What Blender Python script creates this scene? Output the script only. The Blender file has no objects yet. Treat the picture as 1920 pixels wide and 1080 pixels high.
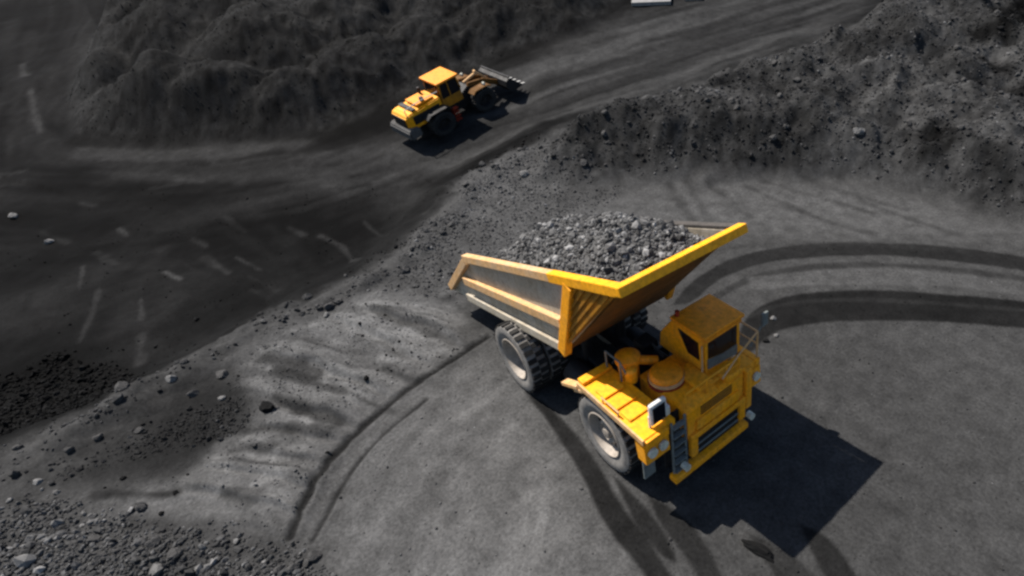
import bpy, bmesh, math, random
import numpy as np
from mathutils import Vector, Matrix, Euler
random.seed(7)
rng = np.random.default_rng(7)
S = bpy.context.scene
COL = S.collection
R = math.radians

# ------------------------------------------------------------------ camera
F_PX, PPX, PPY = 1104.8, 344.66, -60.68
CAM = np.array([13.65268, -7.19221, 12.84403])
AZ, PIT, ROLL = R(137.35776), R(31.52981), R(-1.63809)
fw = np.array([math.cos(AZ) * math.cos(PIT), math.sin(AZ) * math.cos(PIT), -math.sin(PIT)])
_r = np.cross(fw, [0, 0, 1.0]); _r /= np.linalg.norm(_r)
_u = np.cross(_r, fw)
RT = _r * math.cos(ROLL) + _u * math.sin(ROLL)
UP = -_r * math.sin(ROLL) + _u * math.cos(ROLL)
cd = bpy.data.cameras.new('camera'); cam = bpy.data.objects.new('camera', cd); COL.objects.link(cam)
cam.matrix_world = Matrix(((RT[0], UP[0], -fw[0], CAM[0]), (RT[1], UP[1], -fw[1], CAM[1]),
                           (RT[2], UP[2], -fw[2], CAM[2]), (0, 0, 0, 1)))
cd.sensor_width = 36; cd.lens = F_PX / 1920 * 36
cd.shift_x = -PPX / 1920; cd.shift_y = PPY / 1920
cd.clip_end = 2000
S.camera = cam
S.cycles.filter_width = 2.6

# ------------------------------------------------------------------ light
SUN_AZ, SUN_EL = R(20.6), R(57.4)          # direction the light travels towards, elevation
w = bpy.data.worlds.new('World'); S.world = w; w.use_nodes = True
nt = w.node_tree
sky = nt.nodes.new('ShaderNodeTexSky'); sky.sky_type = 'NISHITA'; sky.sun_disc = False
sky.sun_elevation = SUN_EL; sky.sun_rotation = R(90) - (SUN_AZ + math.pi)
nt.links.new(sky.outputs[0], nt.nodes['Background'].inputs[0])
nt.nodes['Background'].inputs[1].default_value = 0.066
ld = bpy.data.lights.new('sun', 'SUN'); lo = bpy.data.objects.new('sun', ld); COL.objects.link(lo)
ld.energy = 4.4; ld.angle = R(0.5); ld.color = (1.0, 0.93, 0.85)
lo.rotation_euler = Vector((math.cos(SUN_AZ) * math.cos(SUN_EL), math.sin(SUN_AZ) * math.cos(SUN_EL),
                            -math.sin(SUN_EL))).to_track_quat('-Z', 'Y').to_euler()
lo.location = (-20, -8, 30)
S.view_settings.view_transform = 'Standard'; S.view_settings.look = 'None'
S.view_settings.exposure = 1.0; S.view_settings.gamma = 1.0
S.cycles.max_bounces = 6; S.cycles.diffuse_bounces = 3

# ------------------------------------------------------------------ materials
def nodes(name):
    m = bpy.data.materials.new(name); m.use_nodes = True
    n = m.node_tree; b = n.nodes['Principled BSDF']
    return m, n, b

def noise(n, scale, detail=4, rough=.6, coord='Object', vec=None):
    t = n.nodes.new('ShaderNodeTexNoise'); t.inputs['Scale'].default_value = scale
    t.inputs['Detail'].default_value = detail; t.inputs['Roughness'].default_value = rough
    if vec is None:
        c = n.nodes.new('ShaderNodeTexCoord'); vec = c.outputs[coord]
    n.links.new(vec, t.inputs['Vector'])
    return t.outputs['Fac']

def ramp(n, fac, stops):
    r = n.nodes.new('ShaderNodeValToRGB')
    while len(r.color_ramp.elements) < len(stops): r.color_ramp.elements.new(0.5)
    for e, (p, c) in zip(r.color_ramp.elements, stops):
        e.position = p; e.color = (*c, 1) if len(c) == 3 else c
    n.links.new(fac, r.inputs[0]); return r.outputs[0]

def mix(n, fac, a, b, mode='MIX'):
    m = n.nodes.new('ShaderNodeMix'); m.data_type = 'RGBA'; m.blend_type = mode
    for s, v in ((m.inputs[0], fac), (m.inputs[6], a), (m.inputs[7], b)):
        if hasattr(v, 'is_output'): n.links.new(v, s)
        elif isinstance(v, (int, float)): s.default_value = v
        else: s.default_value = (*v, 1)
    return m.outputs[2]

def bump(n, b, fac, strength, dist):
    bp = n.nodes.new('ShaderNodeBump'); bp.inputs['Strength'].default_value = strength
    bp.inputs['Distance'].default_value = dist
    n.links.new(fac, bp.inputs['Height']); n.links.new(bp.outputs[0], b.inputs['Normal'])

def paint(name, col, dirt, amount, rough=.5, scale=1.6, spec=.25, fine=9.0, lo_=.42, hi_=.78, grime=.30):
    """painted steel with dust patches, vertical run-off streaks and fine scuffs"""
    m, n, b = nodes(name)
    tc = n.nodes.new('ShaderNodeTexCoord'); mp = n.nodes.new('ShaderNodeMapping'); mp.inputs['Scale'].default_value = (5.0, 5.0, .7)
    n.links.new(tc.outputs['Object'], mp.inputs['Vector'])
    f1 = noise(n, scale, 6, .65); f2 = noise(n, fine, 5, .7); f3 = noise(n, 1.6, 5, .7, vec=mp.outputs['Vector']); f4 = noise(n, 3.3, 6, .75)
    c = mix(n, ramp(n, f1, [(lo_, (0, 0, 0)), (hi_, (amount,) * 3)]), col, dirt)
    c = mix(n, ramp(n, f3, [(.50, (0, 0, 0)), (.72, (grime,) * 3)]), c, tuple(v * .35 + .012 for v in dirt))
    c = mix(n, ramp(n, f4, [(.60, (0, 0, 0)), (.68, (grime * .9,) * 3)]), c, (.05, .035, .022) if col[0] > .1 else dirt)
    c = mix(n, 1.0, c, ramp(n, f2, [(.30, (.66, .66, .66)), (.6, (1.04, 1.04, 1.04))]), 'MULTIPLY')
    n.links.new(c, b.inputs['Base Color'])
    n.links.new(ramp(n, f1, [(.3, (rough * .8,) * 3), (.7, (min(1, rough * 1.5),) * 3)]), b.inputs['Roughness'])
    b.inputs['Specular IOR Level'].default_value = spec
    bump(n, b, f2, .25, .012)
    return m

M = {}
M['yellow'] = paint('yellow_paint', (.92, .36, .006), (.60, .32, .07), .45)
M['rim_yellow'] = paint('bright_yellow_paint', (.92, .39, .005), (.68, .34, .05), .4)
M['orange'] = paint('orange_paint', (.90, .30, .006), (.48, .22, .04), .4)
M['peach'] = paint('dusty_worn_yellow', (.62, .36, .15), (.46, .36, .25), .9, .65)
M['dustrail'] = paint('coal_dusted_rail', (.07, .062, .055), (.05, .048, .045), .8, .8)
M['steel'] = paint('bare_dusty_steel', (.40, .36, .29), (.30, .235, .15), .8, .75)
M['brown'] = paint('shade_tinted_dirty_yellow', (.40, .17, .010), (.14, .07, .015), .8, .6)  # yellow darkened to carry shade on the wedge plate and loader cab sides
M['underside'] = paint('shade_tinted_brown', (.14, .06, .008), (.05, .03, .012), .8, .7)  # brown stands for shade under the bed rim and on the loader front
M['dark'] = paint('greasy_and_shade_dark_metal', (.012, .012, .013), (.03, .027, .024), .6, .55)  # greasy metal, also darkens loader sides and wheel centres in place of shade
M['rubber'] = paint('dusty_rubber', (.055, .053, .05), (.10, .095, .088), .9, .85, 2.5, .2)
M['tread'] = paint('dark_tread_rubber', (.018, .018, .018), (.05, .047, .043), .8, .9, 2.5, .2)
M['wall'] = paint('dusty_tyre_sidewall', (.21, .20, .185), (.12, .112, .105), .9, .85, 2.5, .2, grime=.25)
M['rimmetal'] = paint('dusty_beige_rim', (.33, .29, .245), (.18, .155, .13), .8, .6)
M['white'] = paint('off_white_paint', (.62, .62, .60), (.40, .39, .37), .7)
M['greypaint'] = paint('grey_green_paint', (.15, .17, .165), (.09, .095, .09), .6)
M['red'] = paint('red_paint', (.30, .03, .012), (.12, .03, .015), .6)
M['lamp'] = paint('lamp_glass', (.60, .60, .50), (.4, .4, .34), .4, .15)
M['steeldark'] = paint('dusty_cast_steel', (.09, .088, .085), (.06, .058, .055), .7, .8)
M['concrete'] = paint('weathered_concrete', (.24, .238, .232), (.16, .158, .152), .7, .9)
M['bucket'] = paint('worn_bucket_steel', (.014, .014, .015), (.022, .022, .021), .8, .5)
M['pale'] = paint('polished_worn_steel', (.50, .49, .46), (.28, .27, .25), .7, .4)
m, n, b = nodes('cab_glass'); b.inputs['Base Color'].default_value = (.006, .007, .010, 1)
b.inputs['Roughness'].default_value = .12; b.inputs['Specular IOR Level'].default_value = .4
f = noise(n, 3.0); n.links.new(ramp(n, f, [(.3, (.08,) * 3), (.8, (.3,) * 3)]), b.inputs['Roughness']); M['glass'] = m

def rockmat(name, base, var, sc=3.0):
    m, n, b = nodes(name)
    c = n.nodes.new('ShaderNodeNewGeometry')
    v = ramp(n, c.outputs['Random Per Island'], [(0, (1 - var,) * 3), (.8, (1,) * 3), (1, (1 + 1.6 * var,) * 3)])
    f = noise(n, sc, 6, .7)
    col = mix(n, 1.0, mix(n, 1.0, base, v, 'MULTIPLY'), ramp(n, f, [(.25, (.55,) * 3), (.75, (1.3,) * 3)]), 'MULTIPLY')
    n.links.new(col, b.inputs['Base Color'])
    b.inputs['Roughness'].default_value = .85; b.inputs['Specular IOR Level'].default_value = .10
    bump(n, b, noise(n, sc * 5, 4), .4, .03)
    return m
M['rock'] = rockmat('grey_rock', (.062, .061, .060), .55)
M['coal'] = rockmat('dark_coal_rock', (.010, .010, .0103), .55)
M['ore'] = rockmat('grey_ore', (.13, .129, .127), .65)
M['palerock'] = rockmat('pale_rock', (.15, .148, .145), .3)
M['darkrock'] = rockmat('black_rock', (.007, .007, .007), .3)

def stonemat():
    m, n, b = nodes('broken_stone')
    c = n.nodes.new('ShaderNodeNewGeometry'); an = n.nodes.new('ShaderNodeAttribute'); an.attribute_name = 'soil'
    v = ramp(n, c.outputs['Random Per Island'], [(0, (.68,) * 3), (.7, (1.05,) * 3), (.93, (1.5,) * 3), (1, (2.6,) * 3)])
    f = noise(n, 5.0, 5, .7)
    col = mix(n, 1.0, mix(n, 1.0, an.outputs['Color'], v, 'MULTIPLY'), ramp(n, f, [(.25, (.6,) * 3), (.75, (1.3,) * 3)]), 'MULTIPLY')
    n.links.new(col, b.inputs['Base Color']); b.inputs['Roughness'].default_value = .88; b.inputs['Specular IOR Level'].default_value = .08
    bump(n, b, noise(n, 22, 4), .4, .03)
    return m
M['stone'] = stonemat()

# ------------------------------------------------------------------ numpy noise
def _hash(ix, iy, seed):
    h = (ix.astype(np.int64) * 374761393 + iy.astype(np.int64) * 668265263 + seed * 1442695041) & 0x7fffffff
    h = ((h ^ (h >> 13)) * 1274126177) & 0x7fffffff
    return ((h ^ (h >> 16)) & 0xffff) / 65535.0

def vnoise(x, y, seed=0):
    ix = np.floor(x); iy = np.floor(y); fx = x - ix; fy = y - iy
    fx = fx * fx * fx * (fx * (fx * 6 - 15) + 10); fy = fy * fy * fy * (fy * (fy * 6 - 15) + 10)
    a = _hash(ix, iy, seed); b_ = _hash(ix + 1, iy, seed); c = _hash(ix, iy + 1, seed); d = _hash(ix + 1, iy + 1, seed)
    return (a * (1 - fx) + b_ * fx) * (1 - fy) + (c * (1 - fx) + d * fx) * fy

def fbm(x, y, f, octv=4, seed=0, gain=.5):
    s = 0; a = 1; t = 0
    for o in range(octv):
        cs, sn = math.cos(.7 * o + .3), math.sin(.7 * o + .3)
        s = s + a * vnoise((x * cs - y * sn) * f + 17.3 * o, (x * sn + y * cs) * f - 9.1 * o, seed + o); t += a
        a *= gain; f *= 2.03
    return s / t * 2 - 1                                   # about -1..1

def sstep(e0, e1, x):
    t = np.clip((x - e0) / (e1 - e0), 0, 1); return t * t * (3 - 2 * t)

# ------------------------------------------------------------------ terrain layout
A_ = np.array([math.cos(AZ), math.sin(AZ)]); B_ = np.array([math.sin(AZ), -math.cos(AZ)])
C0 = CAM[:2]
def rise(x, y):
    s = (x - C0[0]) * A_[0] + (y - C0[1]) * A_[1]
    q = np.maximum(0, s - 23)
    return .23 * q * q / (q + 7)

def ray(px, py):
    d = fw + RT * (px - 960 - PPX) / F_PX - UP * (py - 540 - PPY) / F_PX
    return d
def hit(px, py, surf):
    """where the view line through a pixel of the photograph meets a surface"""
    d = ray(px, py); hd = math.hypot(d[0], d[1])
    t = np.concatenate([np.linspace(5, 60, 1400), np.linspace(60.05, 260, 1600)]) / hd
    P = CAM[None] + d[None] * t[:, None]
    g = P[:, 2] - surf(P[:, 0], P[:, 1])
    k = np.argmax(g < 0) if (g < 0).any() else len(t) - 1
    return P[k]

def seg_dist(x, y, pts):
    """distance to a polyline, sign (left +) of the nearest segment, and parameter along it"""
    best = np.full(x.shape, 1e18); sg = np.zeros(x.shape); par = np.zeros(x.shape)
    for i in range(len(pts) - 1):
        ax, ay = pts[i][:2]; bx, by = pts[i + 1][:2]
        dx, dy = bx - ax, by - ay; L = dx * dx + dy * dy + 1e-12
        t = np.clip(((x - ax) * dx + (y - ay) * dy) / L, 0, 1)
        ex = x - ax - t * dx; ey = y - ay - t * dy
        d2 = ex * ex + ey * ey; mk = d2 < best
        best = np.where(mk, d2, best)
        sg = np.where(mk, np.sign(dx * ey - dy * ex), sg); par = np.where(mk, i + t, par)
    return np.sqrt(best), sg, par

def poly_sdf(x, y, pts):
    """signed distance to a closed polygon, negative inside"""
    d, _, _ = seg_dist(x, y, list(pts) + [pts[0]])
    ins = np.zeros(x.shape, bool); n_ = len(pts)
    for i in range(n_):
        ax, ay = pts[i][:2]; bx, by = pts[(i + 1) % n_][:2]
        c = (ay > y) != (by > y)
        xx = (bx - ax) * (y - ay) / ((by - ay) + 1e-12) + ax
        ins ^= c & (x < xx)
    return np.where(ins, -d, d)

at0 = lambda px, py: hit(px, py, rise)
RIDGE = [at0(*p) for p in ((-500, 1120), (0, 868), (190, 775), (340, 692), (500, 602), (680, 522), (800, 432), (870, 345),
                           (1040, 248), (1250, 182), (1500, 95), (1720, 5))]
def dip(x, y):
    d, sg, par = seg_dist(x, y, RIDGE)
    far = d * sg
    wob = fbm(x, y, .35, 3, 5) * .7
    k = sstep(.1, 4.5, far + wob)
    left = 1 - sstep(6.5, 9, par) * .55
    berm = (.34 * np.exp(-((far + .5) / 1.0) ** 2)) * (.6 + .6 * fbm(x, y, .8, 3, 8))
    return -1.5 * k * left + berm
surf1 = lambda x, y: rise(x, y) + dip(x, y)
at = lambda px, py: hit(px, py, surf1)
def P(*pts): return [at(*p) for p in pts]

HEAP = P((140, 262), (300, 272), (480, 268), (600, 248), (720, 205), (800, 160), (930, 112), (1090, 62), (1160, 12), (1220, -140), (700, -170), (250, -150), (235, 0),
           (205, 75), (150, 130), (118, 205))
RUB = P((1030, 262), (990, 335), (1080, 352), (1180, 345), (1260, 338), (1400, 335), (1600, 332), (1760, 368), (1920, 415), (2300, 520)) + \
      P((2300, -120), (1750, -60), (1600, 62), (1450, 110), (1270, 178), (1130, 225))
SLAB = P((350, 890), (190, 915), (180, 968), (430, 1002), (560, 985), (640, 842), (750, 742), (900, 632), (860, 575), (720, 545),
         (530, 620), (440, 690), (470, 800))
LRUB = P((-400, 1000), (60, 900), (210, 930), (330, 985), (560, 1000), (690, 1110), (760, 1300), (-700, 1300))
CONES = []   # spoil heap cones: position, height, repose slope
for px_, py_, h_, sl in ((205, 165, 4.2, .62), (170, 225, 2.4, .55), (335, 205, 5.4, .60), (420, 215, 4.8, .58), (560, 205, 3.6, .55),
                         (640, 175, 3.4, .5), (690, 130, 3.8, .5), (800, 90, 3.4, .5), (930, 60, 3.6, .5), (1060, 15, 3.6, .5),
                         (500, 120, 6.0, .5), (380, 95, 7.2, .5), (270, 80, 6.0, .5), (650, 60, 5.5, .5), (830, 20, 5.5, .5)):
    q = at(px_, py_); CONES.append((q[0], q[1], h_ * .66, sl * 1.1))
RCONES = []
for px_, py_, h_ in ((1080, 280, .9), (1170, 275, 1.0), (1250, 300, .8), (1330, 285, 1.0), (1420, 290, .9), (1520, 262, 1.2), (1480, 180, 1.3), (1400, 215, 1.0), (1640, 195, 1.4), (1730, 240, 1.3),
                     (1600, 300, .9), (1850, 300, 1.2), (1790, 175, 1.5), (1890, 370, 1.0), (1720, 335, .9), (1340, 185, .9), (1560, 120, 1.3), (1700, 110, 1.4), (1860, 110, 1.4), (1940, 210, 1.3), (1650, 250, .9), (1800, 50, 1.5)):
    q = at(px_, py_); RCONES.append((q[0], q[1], h_, .85))
DARKFACE = P((-200, 770), (0, 700), (110, 655), (235, 668), (262, 720), (120, 775), (-150, 860))

TRACKS_DENT = []
def heights(x, y, fine=True):
    z = rise(x, y) + dip(x, y)
    # spoil heap
    d = poly_sdf(x, y, HEAP)
    hz = np.zeros_like(z)
    for cx, cy, h, sl in CONES:
        rr = np.hypot(x - cx, y - cy)
        th = np.arctan2(y - cy, x - cx); wob = 1 + .14 * fbm(x, y, .22, 2, int(cx * 7) % 97) + .30 * np.abs(fbm(np.cos(th) * 2.2 + cx, np.sin(th) * 2.2, 1.0, 3, 19))
        c = h - sl * (np.sqrt(rr * rr + .8) - .9) * wob
        hz = np.maximum(hz, c)
    lump = fbm(x, y, .16, 4, 21)
    hz = np.maximum(hz, .8 + 1.2 * lump)
    hz = hz + .35 * fbm(x, y, .55, 5, 33, .62) + .9 * (.30 - np.abs(fbm(x, y, .20, 4, 37))) + .45 * (.25 - np.abs(fbm(x, y, .6, 4, 39)))
    inside = sstep(.8, -3.0, d + .6 * fbm(x, y, .3, 3, 12))
    z = z + (np.maximum(hz, 0) + .10 * fbm(x, y, 2.4, 2, 235, .8)) * inside
    # rubble heap
    d = poly_sdf(x, y, RUB) + .7 * fbm(x, y, .35, 3, 41)
    k = sstep(.6, -2.6, d)
    lump = np.abs(fbm(x, y, .17, 4, 55)); big = fbm(x, y, .10, 3, 57)
    z = z + k * (.75 + 1.5 * np.maximum(0, .35 + big) + 2.0 * (0.45 - lump).clip(0, .45) + .22 * fbm(x, y, .9, 3, 60))
    mz = np.zeros_like(z)
    for cx, cy, h, sl in RCONES:
        th = np.arctan2(y - cy, x - cx); rr = np.hypot(x - cx, y - cy)
        wob = 1 + .35 * np.abs(fbm(np.cos(th) * 2 + cx, np.sin(th) * 2 + cy, 1.0, 3, 61)) + .2 * fbm(x, y, .5, 3, 62)
        mz = np.maximum(mz, h - sl * (np.sqrt(rr * rr + .12) - .35) * wob)
    z = z + k * (mz * .58 + .09 * fbm(x, y, 2.6, 2, 237, .8))
    # ledges
    d = poly_sdf(x, y, SLAB) + .4 * fbm(x, y, .5, 3, 71)
    k = sstep(.5, -1.0, d)
    ang = R(-4); ca, sa = math.cos(ang), math.sin(ang)
    dx0, dy0 = LED
    v = -(x * -dy0 + y * dx0) + 1.2 * fbm(x, y, .16, 4, 73)
    u = v / .72; fu = u - np.floor(u)
    step = (np.minimum(fu / .8, 1) - np.maximum(0, (fu - .8) / .2)) * .30 * vnoise(np.floor(u) * 3.7 + .5, (x * dx0 + y * dy0) * .30 + np.floor(u) * 5.1, 74)
    _hl = x * dx0 + y * dy0
    z = z + k * (.10 * (vnoise(_hl * .35, v * 4.2, 76) - .5) + .05 * (vnoise(_hl * .6, v * 9.0, 78) - .5) + step + .08 * fbm(x * .9, y * .9, .8, 3, 75) + .12)
    # rubble corner
    d = poly_sdf(x, y, LRUB) + .5 * fbm(x, y, .6, 3, 81)
    z = z + sstep(.4, -.8, d) * (.10 + .12 * fbm(x, y, .9, 3, 83))
    # rough strip along the ridge and the coal floor
    rd, sg, par = seg_dist(x, y, RIDGE)
    near = np.exp(-(rd / 2.0) ** 2)
    z = z + near * .22 * fbm(x, y, 1.0, 4, 91)
    far = sstep(0, 3, rd * sg)
    z = z + far * .14 * fbm(x, y, .35, 4, 95)
    floor = sstep(3.0, 7.0, np.where(sg < 0, rd, 0))
    z = z + .02 * fbm(x, y, .5, 3, 97) * floor
    for pts, wd, dep in TRACKS_DENT:
        dd, _, _ = seg_dist(x, y, pts)
        z = z - dep * np.exp(-(dd / wd) ** 2) + .7 * dep * np.exp(-((dd - 1.6 * wd) / (.7 * wd)) ** 2)
    if fine:
        z = z + .018 * fbm(x, y, 2.2, 3, 99)
    return z
_a = at(450, 695)[:2]; _b = at(735, 775)[:2]; LED = (_b - _a) / np.linalg.norm(_b - _a)
_RUT1 = P((545, 1010), (560, 975), (600, 893), (655, 828), (745, 745), (830, 690), (915, 632))
_RUT2 = P((585, 1015), (608, 975), (645, 905), (705, 825), (800, 750))
TRACKS_DENT += [(_RUT1, .11, .045), (_RUT2, .08, .022)]

def smooth(pts, n_=3):
    pts = [np.array(p[:2]) for p in pts]
    for _ in range(n_):
        q = [pts[0]]
        for a, b_ in zip(pts, pts[1:]): q += [a * .75 + b_ * .25, a * .25 + b_ * .75]
        pts = q + [pts[-1]]
    return pts

# ------------------------------------------------------------------ ground mesh
lin = lambda v: np.where(np.asarray(v) / 255 <= .04045, np.asarray(v) / 255 / 12.92, ((np.asarray(v) / 255 + .055) / 1.055) ** 2.4)
A0 = .046                                   # reflectance of the light quarry floor
def alb(v): return A0 * lin(v) / lin(100)
NS, NT = 760, 820
sv = 3.0 * np.exp(np.linspace(0, math.log(170 / 3.0), NS))
tv = np.linspace(R(-74), R(62), NT)
SG, TG = np.meshgrid(sv, tv, indexing='ij')
GX = C0[0] + SG * (np.cos(TG) * A_[0] + np.sin(TG) * B_[0]); GY = C0[1] + SG * (np.cos(TG) * A_[1] + np.sin(TG) * B_[1])
X = GX.ravel(); Y = GY.ravel()
Z = heights(X, Y)
V = np.full(X.shape, 89.0)
V += 7 * fbm(X, Y, .25, 4, 101) + 5 * fbm(X, Y, 1.2, 3, 103)
rd, rsg, rpar = seg_dist(X, Y, RIDGE)
EDGE = .8 * fbm(X, Y, .45, 4, 105)
def zone(pts, val, soft=1.0, strength=1.0, rough=1.0, var=0):
    global V
    d = poly_sdf(X, Y, pts) + rough * EDGE
    k = sstep(soft, -soft, d) * strength
    vv = val if not var else val + var * fbm(X, Y, .5, 4, int(val) * 3)
    V = V * (1 - k) + vv * k
def stroke(pts, wd, val, strength=1.0, soft=.5, rough=.25, breakup=.0, seed=0, lugs=0):
    global V
    d, _, par_ = seg_dist(X, Y, pts)
    d = d + rough * wd * fbm(X, Y, 1.1, 3, 111)
    k = sstep(wd * (.5 + soft * .5), wd * (.5 - soft * .5), d) * strength
    if lugs:
        cum = np.concatenate([[0], np.cumsum([math.hypot(b_[0] - a_[0], b_[1] - a_[1]) for a_, b_ in zip(pts, pts[1:])])])
        al = np.interp(par_, np.arange(len(pts)), cum)
        k = k * (.93 + .07 * np.sin(al * 2 * math.pi / lugs + 2.5 * d / wd)) * (.8 + .4 * vnoise(X * 1.3, Y * 1.3, 77)).clip(0, 1)
    if breakup:
        k = k * np.clip(1 - breakup + breakup * 2 * (vnoise(X * .9, Y * .9, 120 + seed)), 0, 1)
    V = V * (1 - k) + val * k
zone(P((560, 1010), (650, 850), (760, 745), (920, 640), (1000, 720), (1080, 830), (1160, 960), (1290, 1120), (1200, 1300), (300, 1300), (600, 1120)), 128, 1.2, .9, .8, 9)
# far side of the ridge: coal floor
k = sstep(-.5, 1.6, rd * rsg + EDGE); V = V * (1 - k) + (27 + 18 * fbm(X, Y, .22, 4, 131) + 5 * fbm(X, Y, 1.0, 3, 132)) * k
zone(P((1010, 232), (1130, 205), (1290, 165), (1560, 60), (1690, -40), (1320, -40), (1165, 25), (950, 130), (760, 240), (640, 290), (760, 330), (860, 320)), 70, 1.5, .95, 1, 10)
zone(P((150, 292), (560, 278), (740, 245), (780, 285), (600, 340), (400, 350), (200, 330)), 62, 1.6, .8, 1, 9)
zone(P((560, 330), (720, 320), (830, 345), (760, 400), (640, 390)), 66, 1.2, .7, 1, 10)
zone(P((570, 385), (690, 368), (700, 402), (600, 420)), 40, .7, .8)
zone(P((-200, 420), (300, 430), (560, 560), (400, 640), (100, 660), (-200, 640)), 36, 2, .6, 1, 10)
zone(P((-300, -150), (200, -150), (210, 40), (130, 100), (100, 240), (150, 300), (0, 400), (-300, 400)), 34, 2, .75, 1, 8)
zone(DARKFACE, 13, .9, .95, .8)  # bank painted much darker than the floor around it
_pv = at(230, 150); _rx = X - _pv[0]; _ry = Y - _pv[1]; _rr = np.hypot(_rx, _ry); _ra = np.arctan2(_ry, _rx)
_wr = _rr + 1.2 * fbm(X, Y, .08, 3, 201)
_dh = poly_sdf(X, Y, HEAP); _wr = _dh + .9 * fbm(X, Y, .09, 3, 201)
st1 = vnoise(_wr * 1.2, _ra * 2.2, 202) * .55 + vnoise(_wr * 3.0, _ra * 5.0 + 40, 203) * .45
_d0 = at(950, 142); _d1 = at(1330, 25); _dv = (_d1 - _d0)[:2] / np.linalg.norm((_d1 - _d0)[:2])
_al = X * _dv[0] + Y * _dv[1]; _ac = -X * _dv[1] + Y * _dv[0] + .8 * fbm(X, Y, .1, 2, 204)
st2 = vnoise(_al * .10, _ac * 1.1, 205) * .6 + vnoise(_al * .22, _ac * 2.6, 206) * .4
_far = sstep(-.3, 1.5, rd * rsg + EDGE); _tr = poly_sdf(X, Y, P((900, 330), (1010, 225), (1290, 165), (1620, 40), (1690, -100), (1320, -140), (1150, 20), (950, 125), (800, 200), (780, 300)))
_k2 = sstep(2.0, -2.0, _tr)
V = V + _far * ((1 - _k2) * ((st1 - .48) * 46 - 5) * sstep(16, 6, _dh) + (1 - _k2) * 22 * sstep(4, 9, _dh) * fbm(X, Y, .25, 4, 207) + _k2 * (st2 - .48) * 62)
V = np.maximum(V, 12)
# brushed look of the graded floor: faint arcs parallel to the long rut
_rd, _rs, _rp = seg_dist(X, Y, smooth(_RUT1)); _rp = _rp / 8
_fl = poly_sdf(X, Y, P((545, 1015), (650, 835), (760, 740), (930, 625), (1080, 830), (1300, 1140), (500, 1300)))
V = V + sstep(.5, -1.5, _fl) * ((vnoise(_rd * 2.6, _rp * 1.0, 211) - .5) * 16 + (vnoise(_rd * 7.0, _rp * 1.5 + 9, 212) - .5) * 12)
# streaks along the haul roads
for pts, wd, val, st in (
        (P((160, 288), (300, 290), (450, 282), (560, 268)), 1.6, 84, .7), (P((560, 300), (700, 285), (800, 285)), 1.2, 78, .5),
        (P((230, 330), (450, 335), (640, 318), (760, 300)), 1.0, 70, .5), (P((200, 310), (400, 318), (560, 305)), .8, 40, .5),
        (P((950, 142), (1080, 110), (1200, 70), (1300, 35)), 1.5, 92, .75), (P((1000, 215), (1150, 160), (1350, 80), (1500, 20)), .8, 50, .6),
        (P((980, 175), (1150, 118), (1330, 55), (1440, 10)), .8, 52, .55), (P((1080, 200), (1250, 150), (1420, 85), (1560, 30)), .9, 84, .5),
        (P((1060, 178), (1230, 120), (1400, 60)), .7, 80, .45), (P((1030, 225), (1180, 178), (1330, 125)), .8, 82, .5),
        (P((1180, 192), (1330, 140), (1480, 85)), .8, 48, .5), (P((60, 60), (45, 130), (58, 210), (80, 255), (130, 290)), .8, 62, .4),
        (P((20, 40), (18, 150), (40, 250), (120, 310)), .8, 46, .5), (P((100, 130), (95, 180), (110, 220)), .8, 55, .4),
        (P((42, 120), (46, 145)), .4, 95, .6), (P((58, 170), (62, 205), (75, 245)), .35, 95, .6),
        (P((300, 430), (450, 385), (560, 360)), .7, 62, .5), (P((0, 480), (200, 440), (400, 400)), 1.0, 33, .6),
        (P((120, 470), (260, 430), (380, 420)), .8, 35, .5), (P((300, 470), (260, 540), (235, 600)), .8, 58, .4),
        (P((600, 440), (640, 460), (675, 488)), .25, 85, .6), (P((540, 425), (570, 440)), .25, 75, .6), (P((380, 480), (430, 515)), .35, 90, .55),
        (P((310, 510), (340, 525)), .2, 110, .7), (P((362, 450), (385, 460)), .2, 95, .7), (P((185, 545), (170, 590), (150, 640)), .2, 74, .6),
        (P((265, 560), (266, 600)), .2, 85, .6), (P((150, 380), (178, 384)), .2, 80, .6), (P((225, 430), (240, 440)), .25, 95, .6),
        (P((420, 430), (520, 480), (580, 560)), .5, 34, .6), (P((500, 420), (560, 470), (600, 520)), .5, 36, .5), (P((350, 430), (400, 520)), .5, 33, .5),
        (P((200, 630), (290, 600), (330, 560)), 1.2, 56, .5)):
    stroke(pts, wd, val, st, .8, .4, .35)
_rs2 = random.Random(77)
for k_ in range(55):
    x_ = _rs2.uniform(-20, 860); y_ = _rs2.uniform(300, 660)
    if y_ > 690 - .45 * max(0, x_ - 340) or y_ > 700: continue
    dxy = (_rs2.uniform(-.35, .1), 1) if x_ < 330 and y_ > 480 else ((1, _rs2.uniform(.35, .9)) if y_ > 370 else (1, _rs2.uniform(-.3, .15)))
    L_ = _rs2.uniform(12, 55)
    a_p, b_p = (x_, y_), (x_ + dxy[0] * L_, y_ + dxy[1] * L_)
    stroke(P(a_p, b_p), _rs2.uniform(.10, .35), _rs2.choice((18, 22, 58, 64, 72, 84)), _rs2.uniform(.35, .7), .9, .6, .4, k_)
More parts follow.
